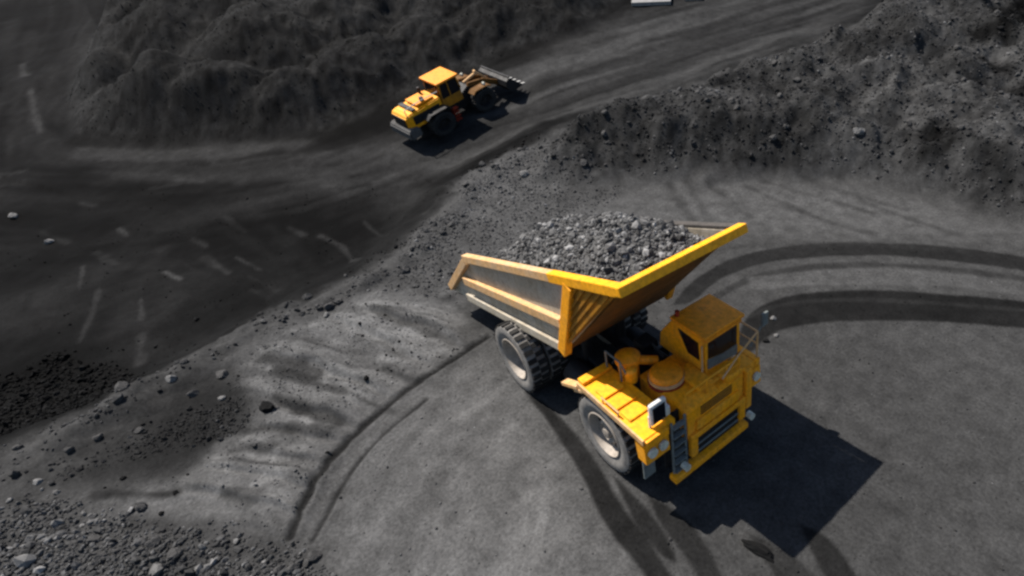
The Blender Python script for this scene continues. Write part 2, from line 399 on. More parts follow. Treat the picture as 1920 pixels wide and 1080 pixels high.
# spoil heap and rubble
d = poly_sdf(X, Y, HEAP); k = sstep(.6, -.8, d + EDGE * .6)
V = V * (1 - k) + (50 + 18 * fbm(X, Y, .25, 4, 141) + 12 * fbm(X, Y, 1.5, 3, 142)) * k
zone(P((245, 15), (130, 95), (120, 215), (190, 250), (250, 150)), 66, 1.2, .8, .6, 8)  # sunlit left slope painted lighter than the rest of the heap
zone(P((470, 40), (520, 0), (760, -20), (600, 30), (560, 70)), 66, 1.5, .6)
d = poly_sdf(X, Y, RUB); k = sstep(.6, -1.0, d + EDGE)
V = V * (1 - k) + (80 + 26 * fbm(X, Y, .30, 4, 151) + 10 * fbm(X, Y, 1.5, 3, 152)) * k
for pts, val in ((P((1040, 265), (1160, 250), (1280, 262), (1270, 320), (1130, 325), (1040, 320)), 62), (P((1300, 262), (1450, 255), (1540, 290), (1500, 325), (1300, 330)), 58),
                 (P((1330, 195), (1440, 180), (1500, 220), (1600, 230), (1590, 255), (1400, 235)), 54), (P((1560, 130), (1680, 90), (1720, 120), (1600, 175)), 52),
                 (P((1690, 305), (1770, 300), (1800, 330), (1710, 335)), 30), (P((1840, 75), (1930, 40), (1990, 60), (1920, 95), (1840, 90)), 12),
                 (P((1800, 110), (1900, 95), (1880, 130), (1810, 125)), 24), (P((1830, 150), (1900, 160), (1880, 185), (1830, 175)), 20), (P((1880, 215), (1960, 205), (1960, 235), (1885, 235)), 24),
                 (P((1800, 330), (1890, 345), (1900, 400), (1820, 400)), 56)):
    zone(pts, val, .7, .85, .7)
_gr = np.maximum(sstep(.6, -.8, poly_sdf(X, Y, HEAP)) * .8, sstep(.6, -.8, poly_sdf(X, Y, RUB)))
V = np.maximum(V + _gr * 26 * fbm(X, Y, 3.2, 2, 231, .8), 12)
# near side of the ridge
zone(P((690, 525), (800, 440), (880, 350), (1000, 300), (1080, 345), (980, 470), (860, 560), (760, 560)), 104, 1.2, .85, 1, 18)
zone(P((880, 330), (960, 275), (1020, 280), (960, 330), (890, 360)), 118, .8, .7, 1, 14)
zone(P((1050, 400), (1180, 350), (1400, 345), (1620, 345), (1800, 400), (1950, 440), (1600, 450), (1380, 440), (1100, 440)), 112, 1.4, .88, 1, 10)
zone(SLAB, 142, .8, .9, .8, 16)
_la = X * LED[0] + Y * LED[1]; _lv = -X * LED[1] + Y * LED[0] + .5 * fbm(X, Y, .25, 3, 221)
_sl = sstep(.4, -.8, poly_sdf(X, Y, SLAB) + EDGE * .6)
V = V + _sl * ((vnoise(_la * .45, _lv * 2.6, 222) - .5) * 34 + (vnoise(_la * 1.0, _lv * 6.5, 223) - .5) * 36)
V = np.minimum(V, 152)
zone(P((60, 860), (200, 780), (345, 700), (440, 690), (470, 790), (350, 880), (200, 905)), 62, .9, .85, 1, 18)
zone(P((60, 830), (210, 760), (330, 710), (300, 760), (160, 830)), 82, .7, .6, .8)
zone(P((60, 905), (200, 855), (350, 800), (345, 870), (180, 920)), 50, .7, .75, 1)
zone(P((300, 770), (420, 720), (480, 770), (430, 830), (330, 840)), 44, .7, .7, 1)
zone(LRUB, 92, .7, .9, .7, 16)
for a, b_, wd, val, st in (((500, 678), (600, 705), .35, 60, .7), ((520, 700), (740, 775), .22, 62, .7), ((520, 755), (640, 800), .3, 58, .75), ((400, 805), (620, 815), .3, 60, .6),
                          ((440, 850), (520, 846), .35, 62, .7), ((180, 930), (335, 932), .28, 48, .85), ((420, 935), (485, 938), .28, 60, .7), ((250, 985), (400, 985), .3, 60, .5),
                          ((350, 870), (540, 880), .2, 74, .6), ((700, 690), (770, 715), .2, 66, .6), ((560, 640), (760, 700), .3, 70, .5), ((600, 620), (800, 690), .4, 118, .5),
                          ((460, 720), (700, 785), .4, 120, .5), ((420, 832), (620, 840), .4, 122, .5), ((620, 905), (400, 965), .7, 120, .6), ((700, 590), (840, 640), .3, 72, .5),
                          ((840, 560), (900, 610), .4, 74, .5), ((760, 600), (880, 650), .3, 104, .5)):
    stroke(P(a, b_), wd, val, st, .8, .8, .3)
# fan of dark strips behind the truck
for a, b_, wd in (((1255, 350), (1300, 420), .5), ((1330, 345), (1410, 405), .4), ((1400, 350), (1560, 420), .35), ((1290, 345), (1330, 420), .3), ((1430, 340), (1640, 400), .3), ((1500, 335), (1700, 395), .35),
                  ((1620, 380), (1800, 440), .35), ((1500, 395), (1640, 440), .3)):
    stroke(P(a, b_), wd, 74, .6, .9, .6, .35)
for a, b_, wd in (((1270, 345), (1350, 440), .4), ((1350, 350), (1460, 430), .4), ((1450, 350), (1600, 425), .4), ((1660, 385), (1800, 430), .5)):
    stroke(P(a, b_), wd, 114, .5, .9, .6, .35)
# wheel tracks
for pts, val, st in (
        (((1262, 572), (1295, 528), (1350, 494), (1400, 474), (1500, 457), (1650, 454), (1800, 464), (1990, 492), (1990, 520), (1800, 490), (1650, 478), (1500, 482), (1400, 502), (1340, 528), (1298, 568)), 48, .9),
        (((1310, 568), (1400, 516), (1500, 496), (1650, 491), (1800, 501), (1990, 530), (1990, 540), (1800, 510), (1650, 500), (1500, 507), (1405, 528), (1325, 575)), 62, .75),
        (((1400, 520), (1500, 509), (1650, 503), (1800, 512), (1990, 542), (1990, 562), (1800, 540), (1650, 532), (1500, 536), (1410, 550)), 114, .6),
        (((1375, 660), (1392, 600), (1430, 570), (1490, 552), (1580, 545), (1700, 547), (1800, 554), (1990, 572), (1990, 618), (1800, 606), (1700, 602), (1580, 602), (1490, 612), (1440, 628), (1410, 665)), 40, .95),
        (((1400, 590), (1450, 569), (1540, 558), (1680, 560), (1990, 584), (1990, 590), (1680, 567), (1540, 566), (1450, 578), (1405, 600)), 66, .5),
        (((985, 735), (1030, 760), (1085, 820), (1130, 880), (1165, 950), (1215, 1010), (1290, 1120), (1235, 1120), (1185, 1050), (1130, 985), (1095, 900), (1060, 840)), 42, .92),
        (((1150, 895), (1185, 925), (1235, 985), (1275, 1050), (1262, 1060), (1230, 1040), (1180, 965)), 40, .85),
        (((1215, 930), (1265, 960), (1320, 1010), (1375, 1120), (1325, 1120), (1290, 1050), (1240, 985)), 44, .85),
        (((1500, 985), (1545, 1000), (1585, 1045), (1625, 1120), (1570, 1120), (1535, 1060)), 44, .85),
        (((1400, 1000), (1450, 1020), (1520, 1070), (1550, 1120), (1480, 1120), (1440, 1060)), 56, .7)):
    zone([tuple(q) for q in smooth(P(*pts) + P(pts[0]), 2)[:-1]], val, .07, st, .10, 8)
for pts, wd, val, st, sf, lg in (
        (P((1280, 480), (1400, 458), (1600, 455), (1800, 470)), .45, 72, .4, .9, 0),
        (_RUT1, .18, 38, .85, .6, 0), (_RUT2, .13, 46, .75, .7, 0), (P((1000, 640), (900, 700), (780, 800), (700, 930)), .5, 92, .5, 1, 0), (P((1020, 720), (900, 800), (800, 920), (760, 1060)), .6, 94, .45, 1, 0),
        (P((870, 740), (790, 830), (730, 950)), .5, 130, .4, 1, 0), (P((960, 800), (880, 900), (850, 1060)), .7, 128, .4, 1, 0)):
    stroke(smooth(pts), wd, val, st, sf, .18, .2, 0, lg)
# loose dark band and pale rock dust on the crest of the ridge
k = np.exp(-((rd * rsg + .2 + .6 * EDGE) / .5) ** 2) * .55 * sstep(9.5, 7.5, rpar); V = V * (1 - k) + 100 * k
k = np.exp(-((rd * rsg - 1.0 + .6 * EDGE) / .7) ** 2) * .6 * sstep(6.5, 4.5, rpar); V = V * (1 - k) + 30 * k
V = np.clip(V, 8, 170)
ALB = alb(V)

me = bpy.data.meshes.new('quarry_ground')
nv = NS * NT
me.vertices.add(nv); me.vertices.foreach_set('co', np.stack([X, Y, Z], 1).astype(np.float32).ravel())
ii, jj = np.meshgrid(np.arange(NS - 1), np.arange(NT - 1), indexing='ij')
q0 = (ii * NT + jj).ravel(); quads = np.stack([q0, q0 + NT, q0 + NT + 1, q0 + 1], 1)
me.loops.add(quads.size); me.loops.foreach_set('vertex_index', quads.ravel().astype(np.int32))
me.polygons.add(len(quads)); me.polygons.foreach_set('loop_start', (np.arange(len(quads)) * 4).astype(np.int32))
me.update(calc_edges=True)
pn = np.zeros(3, np.float32); pn = me.polygons[0].normal
if pn[2] < 0: me.flip_normals()
me.polygons.foreach_set('use_smooth', np.ones(len(quads), bool))
at_ = me.attributes.new('soil', 'FLOAT', 'POINT'); at_.data.foreach_set('value', ALB.astype(np.float32))
m, n, b = nodes('quarry_soil')
an = n.nodes.new('ShaderNodeAttribute'); an.attribute_name = 'soil'
f1 = noise(n, 1.7, 6, .65); f2 = noise(n, 11.0, 5, .75); f3 = noise(n, .45, 4, .6)
g = ramp(n, f1, [(.30, (.68,) * 3), (.70, (1.26,) * 3)])
g2 = ramp(n, f2, [(.32, (.62,) * 3), (.5, (.98,) * 3), (.70, (1.40,) * 3)])
c = mix(n, 1.0, an.outputs['Color'], (.995, 1.0, 1.0), 'MULTIPLY')
c = mix(n, 1.0, mix(n, 1.0, c, g, 'MULTIPLY'), g2, 'MULTIPLY')
n.links.new(c, b.inputs['Base Color']); b.inputs['Roughness'].default_value = .95; b.inputs['Specular IOR Level'].default_value = .05
bump(n, b, f2, .55, .05)
me.materials.append(m); M['soil'] = m
ground = bpy.data.objects.new('quarry_ground', me); COL.objects.link(ground); ground['kind'] = 'structure'
# wide surrounding land so that no edge is in view from the side
bm = bmesh.new(); bmesh.ops.create_circle(bm, cap_ends=True, radius=1500, segments=64)
me2 = bpy.data.meshes.new('surrounding_land'); bm.to_mesh(me2); bm.free()
m2, n2, b2 = nodes('far_soil'); n2.links.new(ramp(n2, noise(n2, .05, 6), [(.3, (.02,) * 3), (.7, (.05,) * 3)]), b2.inputs['Base Color']); b2.inputs['Roughness'].default_value = .95
me2.materials.append(m2)
far_land = bpy.data.objects.new('surrounding_land', me2); COL.objects.link(far_land); far_land.location = (0, 0, -4); far_land['kind'] = 'structure'

def gz(x, y): return float(heights(np.array([x], float), np.array([y], float))[0])
def atz(px, py):
    return hit(px, py, lambda x, y: heights(x, y, False))

# ------------------------------------------------------------------ mesh helpers
class MB:
    def __init__(s): s.bm = bmesh.new()
    def _new(s, fn):
        old = set(s.bm.verts); fn(); return [v for v in s.bm.verts if v not in old]
    def box(s, c, d, rot=None, bev=0.0):
        t = bmesh.new(); bmesh.ops.create_cube(t, size=1)
        for v in t.verts: v.co = Vector((v.co.x * d[0], v.co.y * d[1], v.co.z * d[2]))
        if bev > 0: bmesh.ops.bevel(t, geom=list(t.edges), offset=bev, segments=2, affect='EDGES', profile=.6)
        mtx = Matrix.Translation(c) @ (rot.to_4x4() if rot is not None else Matrix())
        t.transform(mtx); s._merge(t); return s
    def _merge(s, t):
        tmp = bpy.data.meshes.new('tmp'); t.to_mesh(tmp); t.free(); s.bm.from_mesh(tmp); bpy.data.meshes.remove(tmp)
    def bar(s, a, b_, wd, th, up=(0, 0, 1), bev=.012):
        a = Vector(a); b_ = Vector(b_); d = b_ - a; L = d.length; x = d.normalized(); u = Vector(up)
        y = u.cross(x); y.normalize(); z = x.cross(y)
        rot = Matrix((x, y, z)).transposed()
        return s.box((a + b_) / 2, (L, wd, th), rot, bev)
    def prism(s, pts, y0, y1, bev=0.0, axis='y'):
        """extrude a polygon of (x, z) from y0 to y1"""
        t = bmesh.new()
        mk = (lambda p, q: (p[0], q, p[1])) if axis == 'y' else ((lambda p, q: (q, p[0], p[1])) if axis == 'x' else (lambda p, q: (p[0], p[1], q)))
        a = [t.verts.new(mk(p, y0)) for p in pts]; c = [t.verts.new(mk(p, y1)) for p in pts]
        t.faces.new(a); t.faces.new(c[::-1]); k = len(pts)
        for i in range(k): t.faces.new((a[i], c[i], c[(i + 1) % k], a[(i + 1) % k])[::-1])
        bmesh.ops.recalc_face_normals(t, faces=t.faces)
        if bev > 0: bmesh.ops.bevel(t, geom=list(t.edges), offset=bev, segments=2, affect='EDGES')
        s._merge(t); return s
    def cyl(s, a, b_, r, seg=16, r2=None):
        a = Vector(a); b_ = Vector(b_); d = b_ - a
        t = bmesh.new(); bmesh.ops.create_cone(t, cap_ends=True, segments=seg, radius1=r, radius2=r if r2 is None else r2, depth=d.length)
        t.transform(Matrix.Translation((a + b_) / 2) @ d.to_track_quat('Z', 'Y').to_matrix().to_4x4()); s._merge(t); return s
    def tube(s, pts, r, seg=8):
        for p, q in zip(pts, pts[1:]): s.cyl(p, q, r, seg)
        return s
    def lathe(s, prof, seg=32, axis='y', at=(0, 0, 0), cap=True):
        """prof: (offset along axis, radius)"""
        t = bmesh.new(); rings = []
        for o, r in prof:
            ring = []
            for i in range(seg):
                a = 2 * math.pi * i / seg
                p = (r * math.cos(a), o, r * math.sin(a)) if axis == 'y' else (r * math.cos(a), r * math.sin(a), o)
                ring.append(t.verts.new(Vector(p) + Vector(at)))
            rings.append(ring)
        for r0, r1 in zip(rings, rings[1:]):
            for i in range(seg):
                t.faces.new((r0[i], r0[(i + 1) % seg], r1[(i + 1) % seg], r1[i]))
        for ring in ((rings[0], rings[-1]) if cap else ()):
            try: t.faces.new(ring)
            except ValueError: pass
        bmesh.ops.recalc_face_normals(t, faces=t.faces); s._merge(t); return s
    def build(s, name, mat, parent=None, smooth=False, loc=None):
        me = bpy.data.meshes.new(name); s.bm.to_mesh(me); s.bm.free()
        me.materials.append(mat)
        if smooth:
            for p in me.polygons: p.use_smooth = True
            try: me.set_sharp_from_angle(angle=R(35))
            except Exception: pass
        o = bpy.data.objects.new(name, me); COL.objects.link(o)
        if parent is not None: o.parent = parent
        if loc is not None: o.location = loc
        return o

def tag(o, label=None, cat=None, group=None, kind=None):
    if label: o['label'] = label
    if cat: o['category'] = cat
    if group: o['group'] = group
    if kind: o['kind'] = kind
    return o
def empty(name, loc=(0, 0, 0), rz=0):
    o = bpy.data.objects.new(name, None); COL.objects.link(o); o.location = loc; o.rotation_euler = (0, 0, rz); return o

def wheel(parent, pos, r, wd, out, lugs=26, rim_r=.60, depth=.2, deep=False, side='wall', rimm='rimmetal'):
    """pos = hub centre at the middle of the tyre; out = +1/-1 direction of the outer face along y"""
    h = wd / 2; rr = r * rim_r; b0 = h * .62 - depth
    rim = MB().lathe([(-h * .85, rr * .99), (h * .86, rr * .99), (h * .92, rr * .93), (h * .70, rr * .88), (b0, rr * (.74 if deep else .80)), (b0 - .02, rr * .5), (b0 - .02, .01)], 36)
    if out < 0: rim.bm.transform(Matrix.Rotation(math.pi, 4, 'Z'))
    ro = rim.build('wheel', M[rimm], parent, True, pos)
    t = MB().lathe([(-h * .8, rr), (-h * .98, r * .74), (-h, r * .84), (-h * .92, r * .94), (-h * .72, r * .965), (h * .72, r * .965), (h * .92, r * .94), (h, r * .84), (h * .98, r * .74), (h * .84, rr * .995)], 44, 'y', (0, 0, 0), False)
    t.build('tyre', M[side], ro, True)
    tr = MB()
    for i in range(lugs):
        for sd in (-1, 1):
            a = 2 * math.pi * (i + .25 * sd) / lugs
            tr.box(Vector((math.cos(a) * r * .965, sd * h * .47, math.sin(a) * r * .965)), (r * .07, h * .86, 2 * math.pi * r / lugs * .52), Matrix.Rotation(-a, 3, 'Y'))
    tr.build('tread', M['tread'], ro)
    # dished centre darkened as rim shade, then the hub with its bolts
    dc = MB().lathe([(b0, rr * (.73 if deep else .79)), (b0 + .035, rr * .72), (b0 + .03, rr * .30), (b0 + .03, .01)], 32)
    if out < 0: dc.bm.transform(Matrix.Rotation(math.pi, 4, 'Z'))
    dc.build('rim_centre', M['dark'], ro, True)
    hb = MB()
    if deep:
        hb.cyl((0, out * b0, 0), (0, out * (b0 + .10), 0), rr * .34, 20, rr * .28)
    else:
        hb.lathe([(0, rr * .52), (.10, rr * .50), (.13, rr * .42), (.06, rr * .34), (.06, rr * .24), (.18, rr * .20), (.20, .01)], 28)
        hb.bm.transform(Matrix.Translation((0, out * b0, 0)) @ (Matrix.Rotation(math.pi, 4, 'Z') if out < 0 else Matrix()))
    for i in range(10):
        a = 2 * math.pi * i / 10
        hb.cyl((math.cos(a) * rr * .63, out * b0, math.sin(a) * rr * .63), (math.cos(a) * rr * .63, out * (b0 + .06), math.sin(a) * rr * .63), rr * .045, 8)
    hb.build('hub', M['dark' if deep else 'rimmetal'], ro, True)
    return ro

# ------------------------------------------------------------------ dump truck
WB, RW = 4.27, 1.13
truck = tag(empty('dump_truck', (0, 0, 0)), 'large yellow mining dump truck with raised bed full of grey ore and square cab', 'dump truck')
T = truck
# wheels: two in front, four behind
wheel(T, (WB, -1.66, RW), RW, .62, -1, 26, .60, .16); wheel(T, (WB, 1.66, RW), RW, .62, 1, 26, .60, .16)
for s_ in (-1, 1):
    wheel(T, (0, s_ * 1.86, RW), RW, .60, s_, 26, .62, .36, True); wheel(T, (0, s_ * 1.20, RW), RW, .60, s_, 26, .60, .2)
# chassis
cb = MB()
for s_ in (-1, 1):
    cb.prism([(-1.6, 1.05), (1.2, 1.05), (2.6, .95), (5.9, .85), (5.9, 1.30), (2.6, 1.45), (1.2, 1.55), (-1.6, 1.60)], s_ * .55 - .13, s_ * .55 + .13, .02)
for x_ in (-1.5, .6, 2.2, 3.4): cb.box((x_, 0, 1.25), (.25, 1.1, .36), None, .02)
cb.build('chassis_frame', M['dark'], T)
MB().cyl((0, -1.0, RW), (0, 1.0, RW), .42, 20).box((0, 0, RW), (.9, 1.0, .8), None, .15).build('rear_axle', M['dark'], T, True)
MB().box((WB, 0, RW - .05), (.35, 2.5, .34), None, .05).build('front_axle', M['dark'], T)
MB().cyl((1.6, -1.05, 1.05), (3.0, -1.05, 1.05), .38, 20).build('fuel_tank', M['dark'], T, True)
MB().cyl((1.6, 1.05, 1.05), (3.0, 1.05, 1.05), .38, 20).build('hydraulic_tank', M['dark'], T, True)
for s_ in (-1, 1):
    h1 = MB().cyl((1.7, s_ * .62, 1.2), (1.75, s_ * .62, 2.3), .15, 14).build('hoist_cylinder', M['dark'], T, True)
    MB().cyl((1.75, s_ * .62, 2.25), (1.8, s_ * .62, 2.9), .10, 14).build('piston_rod', M['pale'], h1, True)
MB().box((4.35, .0, 1.75), (2.0, 1.05, .8), None, .05).cyl((3.2, 0, 1.75), (3.5, 0, 1.75), .45, 20).box((3.3, .35, 2.25), (.5, .5, .25), None, .04).build('engine', M['dark'], T)

# raised bed
Wb = 1.72
TR, TF = (-3.02, 3.30), (5.52, 6.22)
rail = lambda x: TR[1] + (x - TR[0]) * (TF[1] - TR[1]) / (TF[0] - TR[0])
PT, PB = (3.52, 5.36), (2.58, 2.80)
BR, TIP = (-3.86, 1.20), (-5.25, .92)
body = MB()
# floor and the two inner wall plates (grey steel)
body.prism([(PB[0], PB[1]), (PB[0] + .1, PB[1] + .14), (BR[0], BR[1] + .16), (TIP[0], TIP[1] + .12), TIP, BR], -Wb + .02, Wb - .02)
for s_ in (-1, 1):
    y0, y1 = s_ * (Wb - .04), s_ * (Wb - .12)
    body.prism([TIP, BR, PB, (TF[0] - .12, TF[1] - .1), (TR[0] + .02, TR[1] - .06)], min(y0, y1), max(y0, y1))
bodyo = body.build('dump_bed', M['steel'], T)
# front wall, sloping forward and up
nrm = Vector((TF[1] - PB[1], 0, -(TF[0] - PB[0]))).normalized()
fwl = MB(); a_ = Vector((PB[0], 0, PB[1])); e_ = Vector((TF[0] - .06, 0, TF[1] - .06)); mid = (a_ + e_) / 2
ang = math.atan2(e_.z - a_.z, e_.x - a_.x)
rot = Matrix.Rotation(-ang, 3, 'Y')
fwl.box(mid, ((e_ - a_).length, 2 * Wb - .26, .08), rot)
fwl.build('front_wall', M['underside'], bodyo)  # shade below the rim is put into the wall colour
for s_ in (-1, 1):
    yo = s_ * (Wb + .02)
    up = (0, 1, 0)
    def sidebar(a, c, wd, th, mat, name, off=0.0):
        return MB().bar((a[0], yo + s_ * off, a[1]), (c[0], yo + s_ * off, c[1]), wd, th, (0, 1, 0), .02).build(name, mat, bodyo)
    # top rail, rear part worn and dusty, front part bright yellow
    xs = 2.6
    sidebar((TR[0] - .02, rail(TR[0]) - .09), (xs, rail(xs) - .09), .24, .22, M['peach' if s_ < 0 else 'dustrail'], 'top_rail')
    sidebar((xs + .003, rail(xs) - .09), (TF[0] - .10, rail(TF[0] - .10) - .09), .25, .23, M['rim_yellow' if s_ < 0 else 'dustrail'], 'top_rail')
    # rear end piece of the side
    sidebar((TR[0] - .02, TR[1] - .22), (TIP[0] + .05, TIP[1] + .15), .26, .20, M['peach'], 'end_post')
    # diagonal rail, post
    sidebar((-3.55, 2.12), (2.78, 3.82), .27, .20, M['peach'], 'side_rib')
    sidebar((PT[0] - .03, PT[1] - .05), (PB[0] + .03, PB[1]), .32, .22, M['yellow'], 'side_post', .012)
    # bottom edge rail
    sidebar((BR[0] + .1, BR[1] + .14), (PB[0] - .15, PB[1] + .05), .26, .14, M['steel'], 'bottom_rail', -.01)
    # wedge plate with slanting ribs between post and rim
    wp = MB().prism([(PB[0] + .05, PB[1] + .12), (PT[0] + .05, PT[1] - .10), (TF[0] - .22, TF[1] - .30)], min(yo - s_ * .05, yo - s_ * .0), max(yo - s_ * .05, yo))
    for k_ in range(5):
        t_ = .16 + .17 * k_
        p0 = Vector((PB[0], yo, PB[1])).lerp(Vector((PT[0], yo, PT[1])), t_); p1 = Vector((TF[0], yo, TF[1] - .15)).lerp(Vector((PT[0], yo, PT[1])), t_)
        p0.x += .12
        wp.bar(p0 + Vector((0, s_ * .02, 0)), p0.lerp(p1, .93) + Vector((0, s_ * .02, 0)), .07, .06, (0, 1, 0), .008)
    wp.build('side_panel', M['brown'], bodyo)  # paint darkened to carry the shade on this unlit wedge
# front rim over the top of the front wall
MB().box((TF[0] - .02, 0, TF[1] - .08), (.27, 2 * Wb + .30, .23), Matrix.Rotation(-.32, 3, 'Y'), .03).build('front_rim', M['rim_yellow'], bodyo)
MB().bar((TIP[0], -Wb, TIP[1] + .06), (TIP[0], Wb, TIP[1] + .06), .18, .14).build('tail_lip', M['peach'], bodyo)

# load: a heap of broken ore, everything nobody could count
def rocks_mesh(name, pos, size, mat, seed, sub=0, flat=(.6, 1.0)):
    r_ = np.random.default_rng(seed)
    t = bmesh.new(); bmesh.ops.create_icosphere(t, subdivisions=1 + sub, radius=1.0)
    bv = np.array([v.co[:] for v in t.verts]); bf = np.array([[v.index for v in f.verts] for f in t.faces]); t.free()
    N = len(pos); nvb = len(bv); nf = len(bf)
    q = r_.normal(size=(N, 4)); q /= np.linalg.norm(q, axis=1)[:, None]
    w_, x_, y_, z_ = q.T
    Rm = np.stack([1 - 2 * (y_ * y_ + z_ * z_), 2 * (x_ * y_ - z_ * w_), 2 * (x_ * z_ + y_ * w_), 2 * (x_ * y_ + z_ * w_), 1 - 2 * (x_ * x_ + z_ * z_), 2 * (y_ * z_ - x_ * w_),
                   2 * (x_ * z_ - y_ * w_), 2 * (y_ * z_ + x_ * w_), 1 - 2 * (x_ * x_ + y_ * y_)], 1).reshape(N, 3, 3)
    sc = np.stack([np.ones(N), r_.uniform(.6, 1, N), r_.uniform(flat[0] * .8, flat[1] * .8, N)], 1)
    vv = bv[None] * (1 + r_.uniform(-.32, .28, (N, nvb, 1))) * sc[:, None, :]
    vv = np.einsum('nij,nkj->nki', Rm, vv) * np.asarray(size)[:, None, None] + np.asarray(pos)[:, None, :]
    ff = (bf[None] + (np.arange(N) * nvb)[:, None, None]).reshape(-1, 3)
    me = bpy.data.meshes.new(name)
    me.vertices.add(N * nvb); me.vertices.foreach_set('co', vv.astype(np.float32).ravel())
    me.loops.add(ff.size); me.loops.foreach_set('vertex_index', ff.astype(np.int32).ravel())
    me.polygons.add(len(ff)); me.polygons.foreach_set('loop_start', (np.arange(len(ff)) * 3).astype(np.int32))
    me.polygons.foreach_set('use_smooth', np.zeros(len(ff), bool))
    me.update(calc_edges=True); me.materials.append(mat)
    o = bpy.data.objects.new(name, me); COL.objects.link(o); return o
LX, LY = np.meshgrid(np.linspace(-4.2, 5.22, 120), np.linspace(-Wb + .13, Wb - .13, 50), indexing='ij')
def load_z(x, y):
    e = 1 - (np.abs(y) / Wb) ** 2.2
    top = TR[1] + (x - TR[0]) * .342
    back = sstep(-3.4, .2, x); front = sstep(5.6, 3.2, x)
    z = top - .46 + .16 * y / Wb * back + e * 1.12 * back * (.35 + .65 * front) - .35 * (1 - front)
    floor = BR[1] + (x - BR[0]) * .248 + .2
    z = floor + (z - floor) * sstep(-4.9, -2.2, x)
    return z + .12 * fbm(x, y, 1.2, 4, 301) * back
wall_z = lambda x: PB[1] + (x - PB[0]) * (TF[1] - PB[1]) / (TF[0] - PB[0]) + .07
LZ = np.maximum(load_z(LX, LY), wall_z(LX))
mb = MB(); vs = [[mb.bm.verts.new((LX[i, j], LY[i, j], LZ[i, j])) for j in range(50)] for i in range(120)]
for i in range(119):
    for j in range(49): mb.bm.faces.new((vs[i][j], vs[i + 1][j], vs[i + 1][j + 1], vs[i][j + 1]))
lx = rng.uniform(-4.0, 5.15, 11000); ly = rng.uniform(-Wb + .16, Wb - .16, 11000)
lz = np.maximum(load_z(lx, ly), wall_z(lx) + .05); ls = np.clip(rng.lognormal(-3.5, .60, 11000), .014, .15)
load_rocks = rocks_mesh('ore_load', np.stack([lx, ly, lz + .3 * ls], 1), ls, M['ore'], 31)
load_rocks.name = 'ore_load'
mb.bm.from_mesh(load_rocks.data); old = load_rocks.data; mb.bm.to_mesh(old); mb.bm.free()
tag(load_rocks, 'grey heap of broken ore filling the raised bed of the dump truck', 'ore load', None, 'stuff')

# decks and hood
DZ = 2.42
dk = MB().prism([(3.45, DZ), (3.45, DZ - .22), (6.08, DZ - .22), (6.08, DZ)], -1.98, -1.02, .015)
dk.box((3.55, -1.5, DZ + .05), (.25, .9, .1), None, .01)
for k_ in range(3): dk.box((4.25 + .5 * k_, -1.55, DZ + .03), (.38, .6, .06), None, .012)
deck_r = dk.build('deck', M['rim_yellow'], T)
MB().bar((3.45, -1.99, DZ - .06), (6.10, -1.99, DZ - .06), .05, .16).build('deck_edge', M['peach'], deck_r)
MB().box((3.32, -1.78, 2.0), (.55, .32, .10), Matrix.Rotation(-.5, 3, 'Y'), .02).bar((2.5, -1.85, 1.72), (3.3, -1.85, 2.1), .22, .10).build('step_bracket', M['peach'], deck_r)
dk = MB().prism([(3.45, DZ), (3.45, DZ - .22), (6.08, DZ - .22), (6.08, DZ)], 1.78, 1.98, .015).prism([(5.56, DZ), (5.56, DZ - .22), (6.08, DZ - .22), (6.08, DZ)], .42, 1.775, .015)
dk.build('deck', M['yellow'], T)
hood = MB().prism([(4.35, 1.9), (4.35, DZ + .02), (5.85, DZ + .02), (6.12, DZ - .08), (6.12, 1.42), (5.6, 1.42)], -.72, 1.30, .03)
hood.box((5.45, .18, DZ + .09), (.9, .5, .14), None, .04).box((5.95, .95, DZ + .06), (.36, .55, .16), None, .03)
hd = hood.build('hood', M['yellow'], T)
# fascia bits
fs = MB()
for y_ in (-.55, 1.18): fs.box((6.15, y_, 1.15), (.14, .22, .62), None, .02)
fs.box((6.15, .32, 1.50), (.16, 1.95, .16), None, .03).box((6.15, .32, 1.78), (.10, 1.5, .3), None, .03)
fs.box((6.05, 1.42, 1.75), (.35, .2, 1.3), None, .03)
fso = fs.build('fascia', M['yellow'], T)
for k_ in range(4): MB().box((6.128, .30, 2.02 + .075 * k_), (.02, 1.1, .03), None, .006).build('vent_slot', M['dark'], fso)
for y_ in (-.95, 1.55):
    MB().cyl((6.15, y_ * .95, .78), (6.33, y_ * .95, .78), .10, 16).build('fog_lamp', M['lamp'], fso, True)
for k_ in range(5): MB().box((4.65 + .2 * k_, .30 - .02 * k_ + .62, DZ + .028), (.08, .42, .02), None, .004).build('vent_slot', M['dark'], hd)
hs = MB()
for k_, (y_, z_) in enumerate(((-.35, 2.0), (-.15, 2.15), (.1, 1.95), (.3, 2.2))):
    hs.tube([(2.6 + .1 * k_, y_, 1.5), (3.0 + .1 * k_, y_, z_), (3.5, y_ + .1, z_ + .12), (4.1, y_ + .05, z_)], .045)
hs.build('hydraulic_hose', M['rubber'], T, True)
rr_ = MB()
for x_ in (4.5, 5.1): rr_.cyl((x_, -1.94, DZ), (x_, -1.94, DZ + .16), .02, 8)
rr_.tube([(4.45, -1.94, DZ + .16), (5.15, -1.94, DZ + .16)], .022)
rr_.build('grab_rail', M['peach'], T)
fr_ = MB()
for y_ in (-.6, .1, .8, 1.25): fr_.cyl((6.0, y_, DZ - .03), (6.0, y_, DZ + .42), .022, 8)
fr_.tube([(6.0, -.6, DZ + .42), (6.0, 1.25, DZ + .42)], .024).tube([(6.0, -.6, DZ + .2), (6.0, 1.25, DZ + .2)], .016)
fr_.build('front_rail', M['yellow'], T)
gr = MB().box((6.10, .32, 1.05), (.08, 1.55, .78))
go = gr.build('grille', M['dark'], T)
g2 = MB()
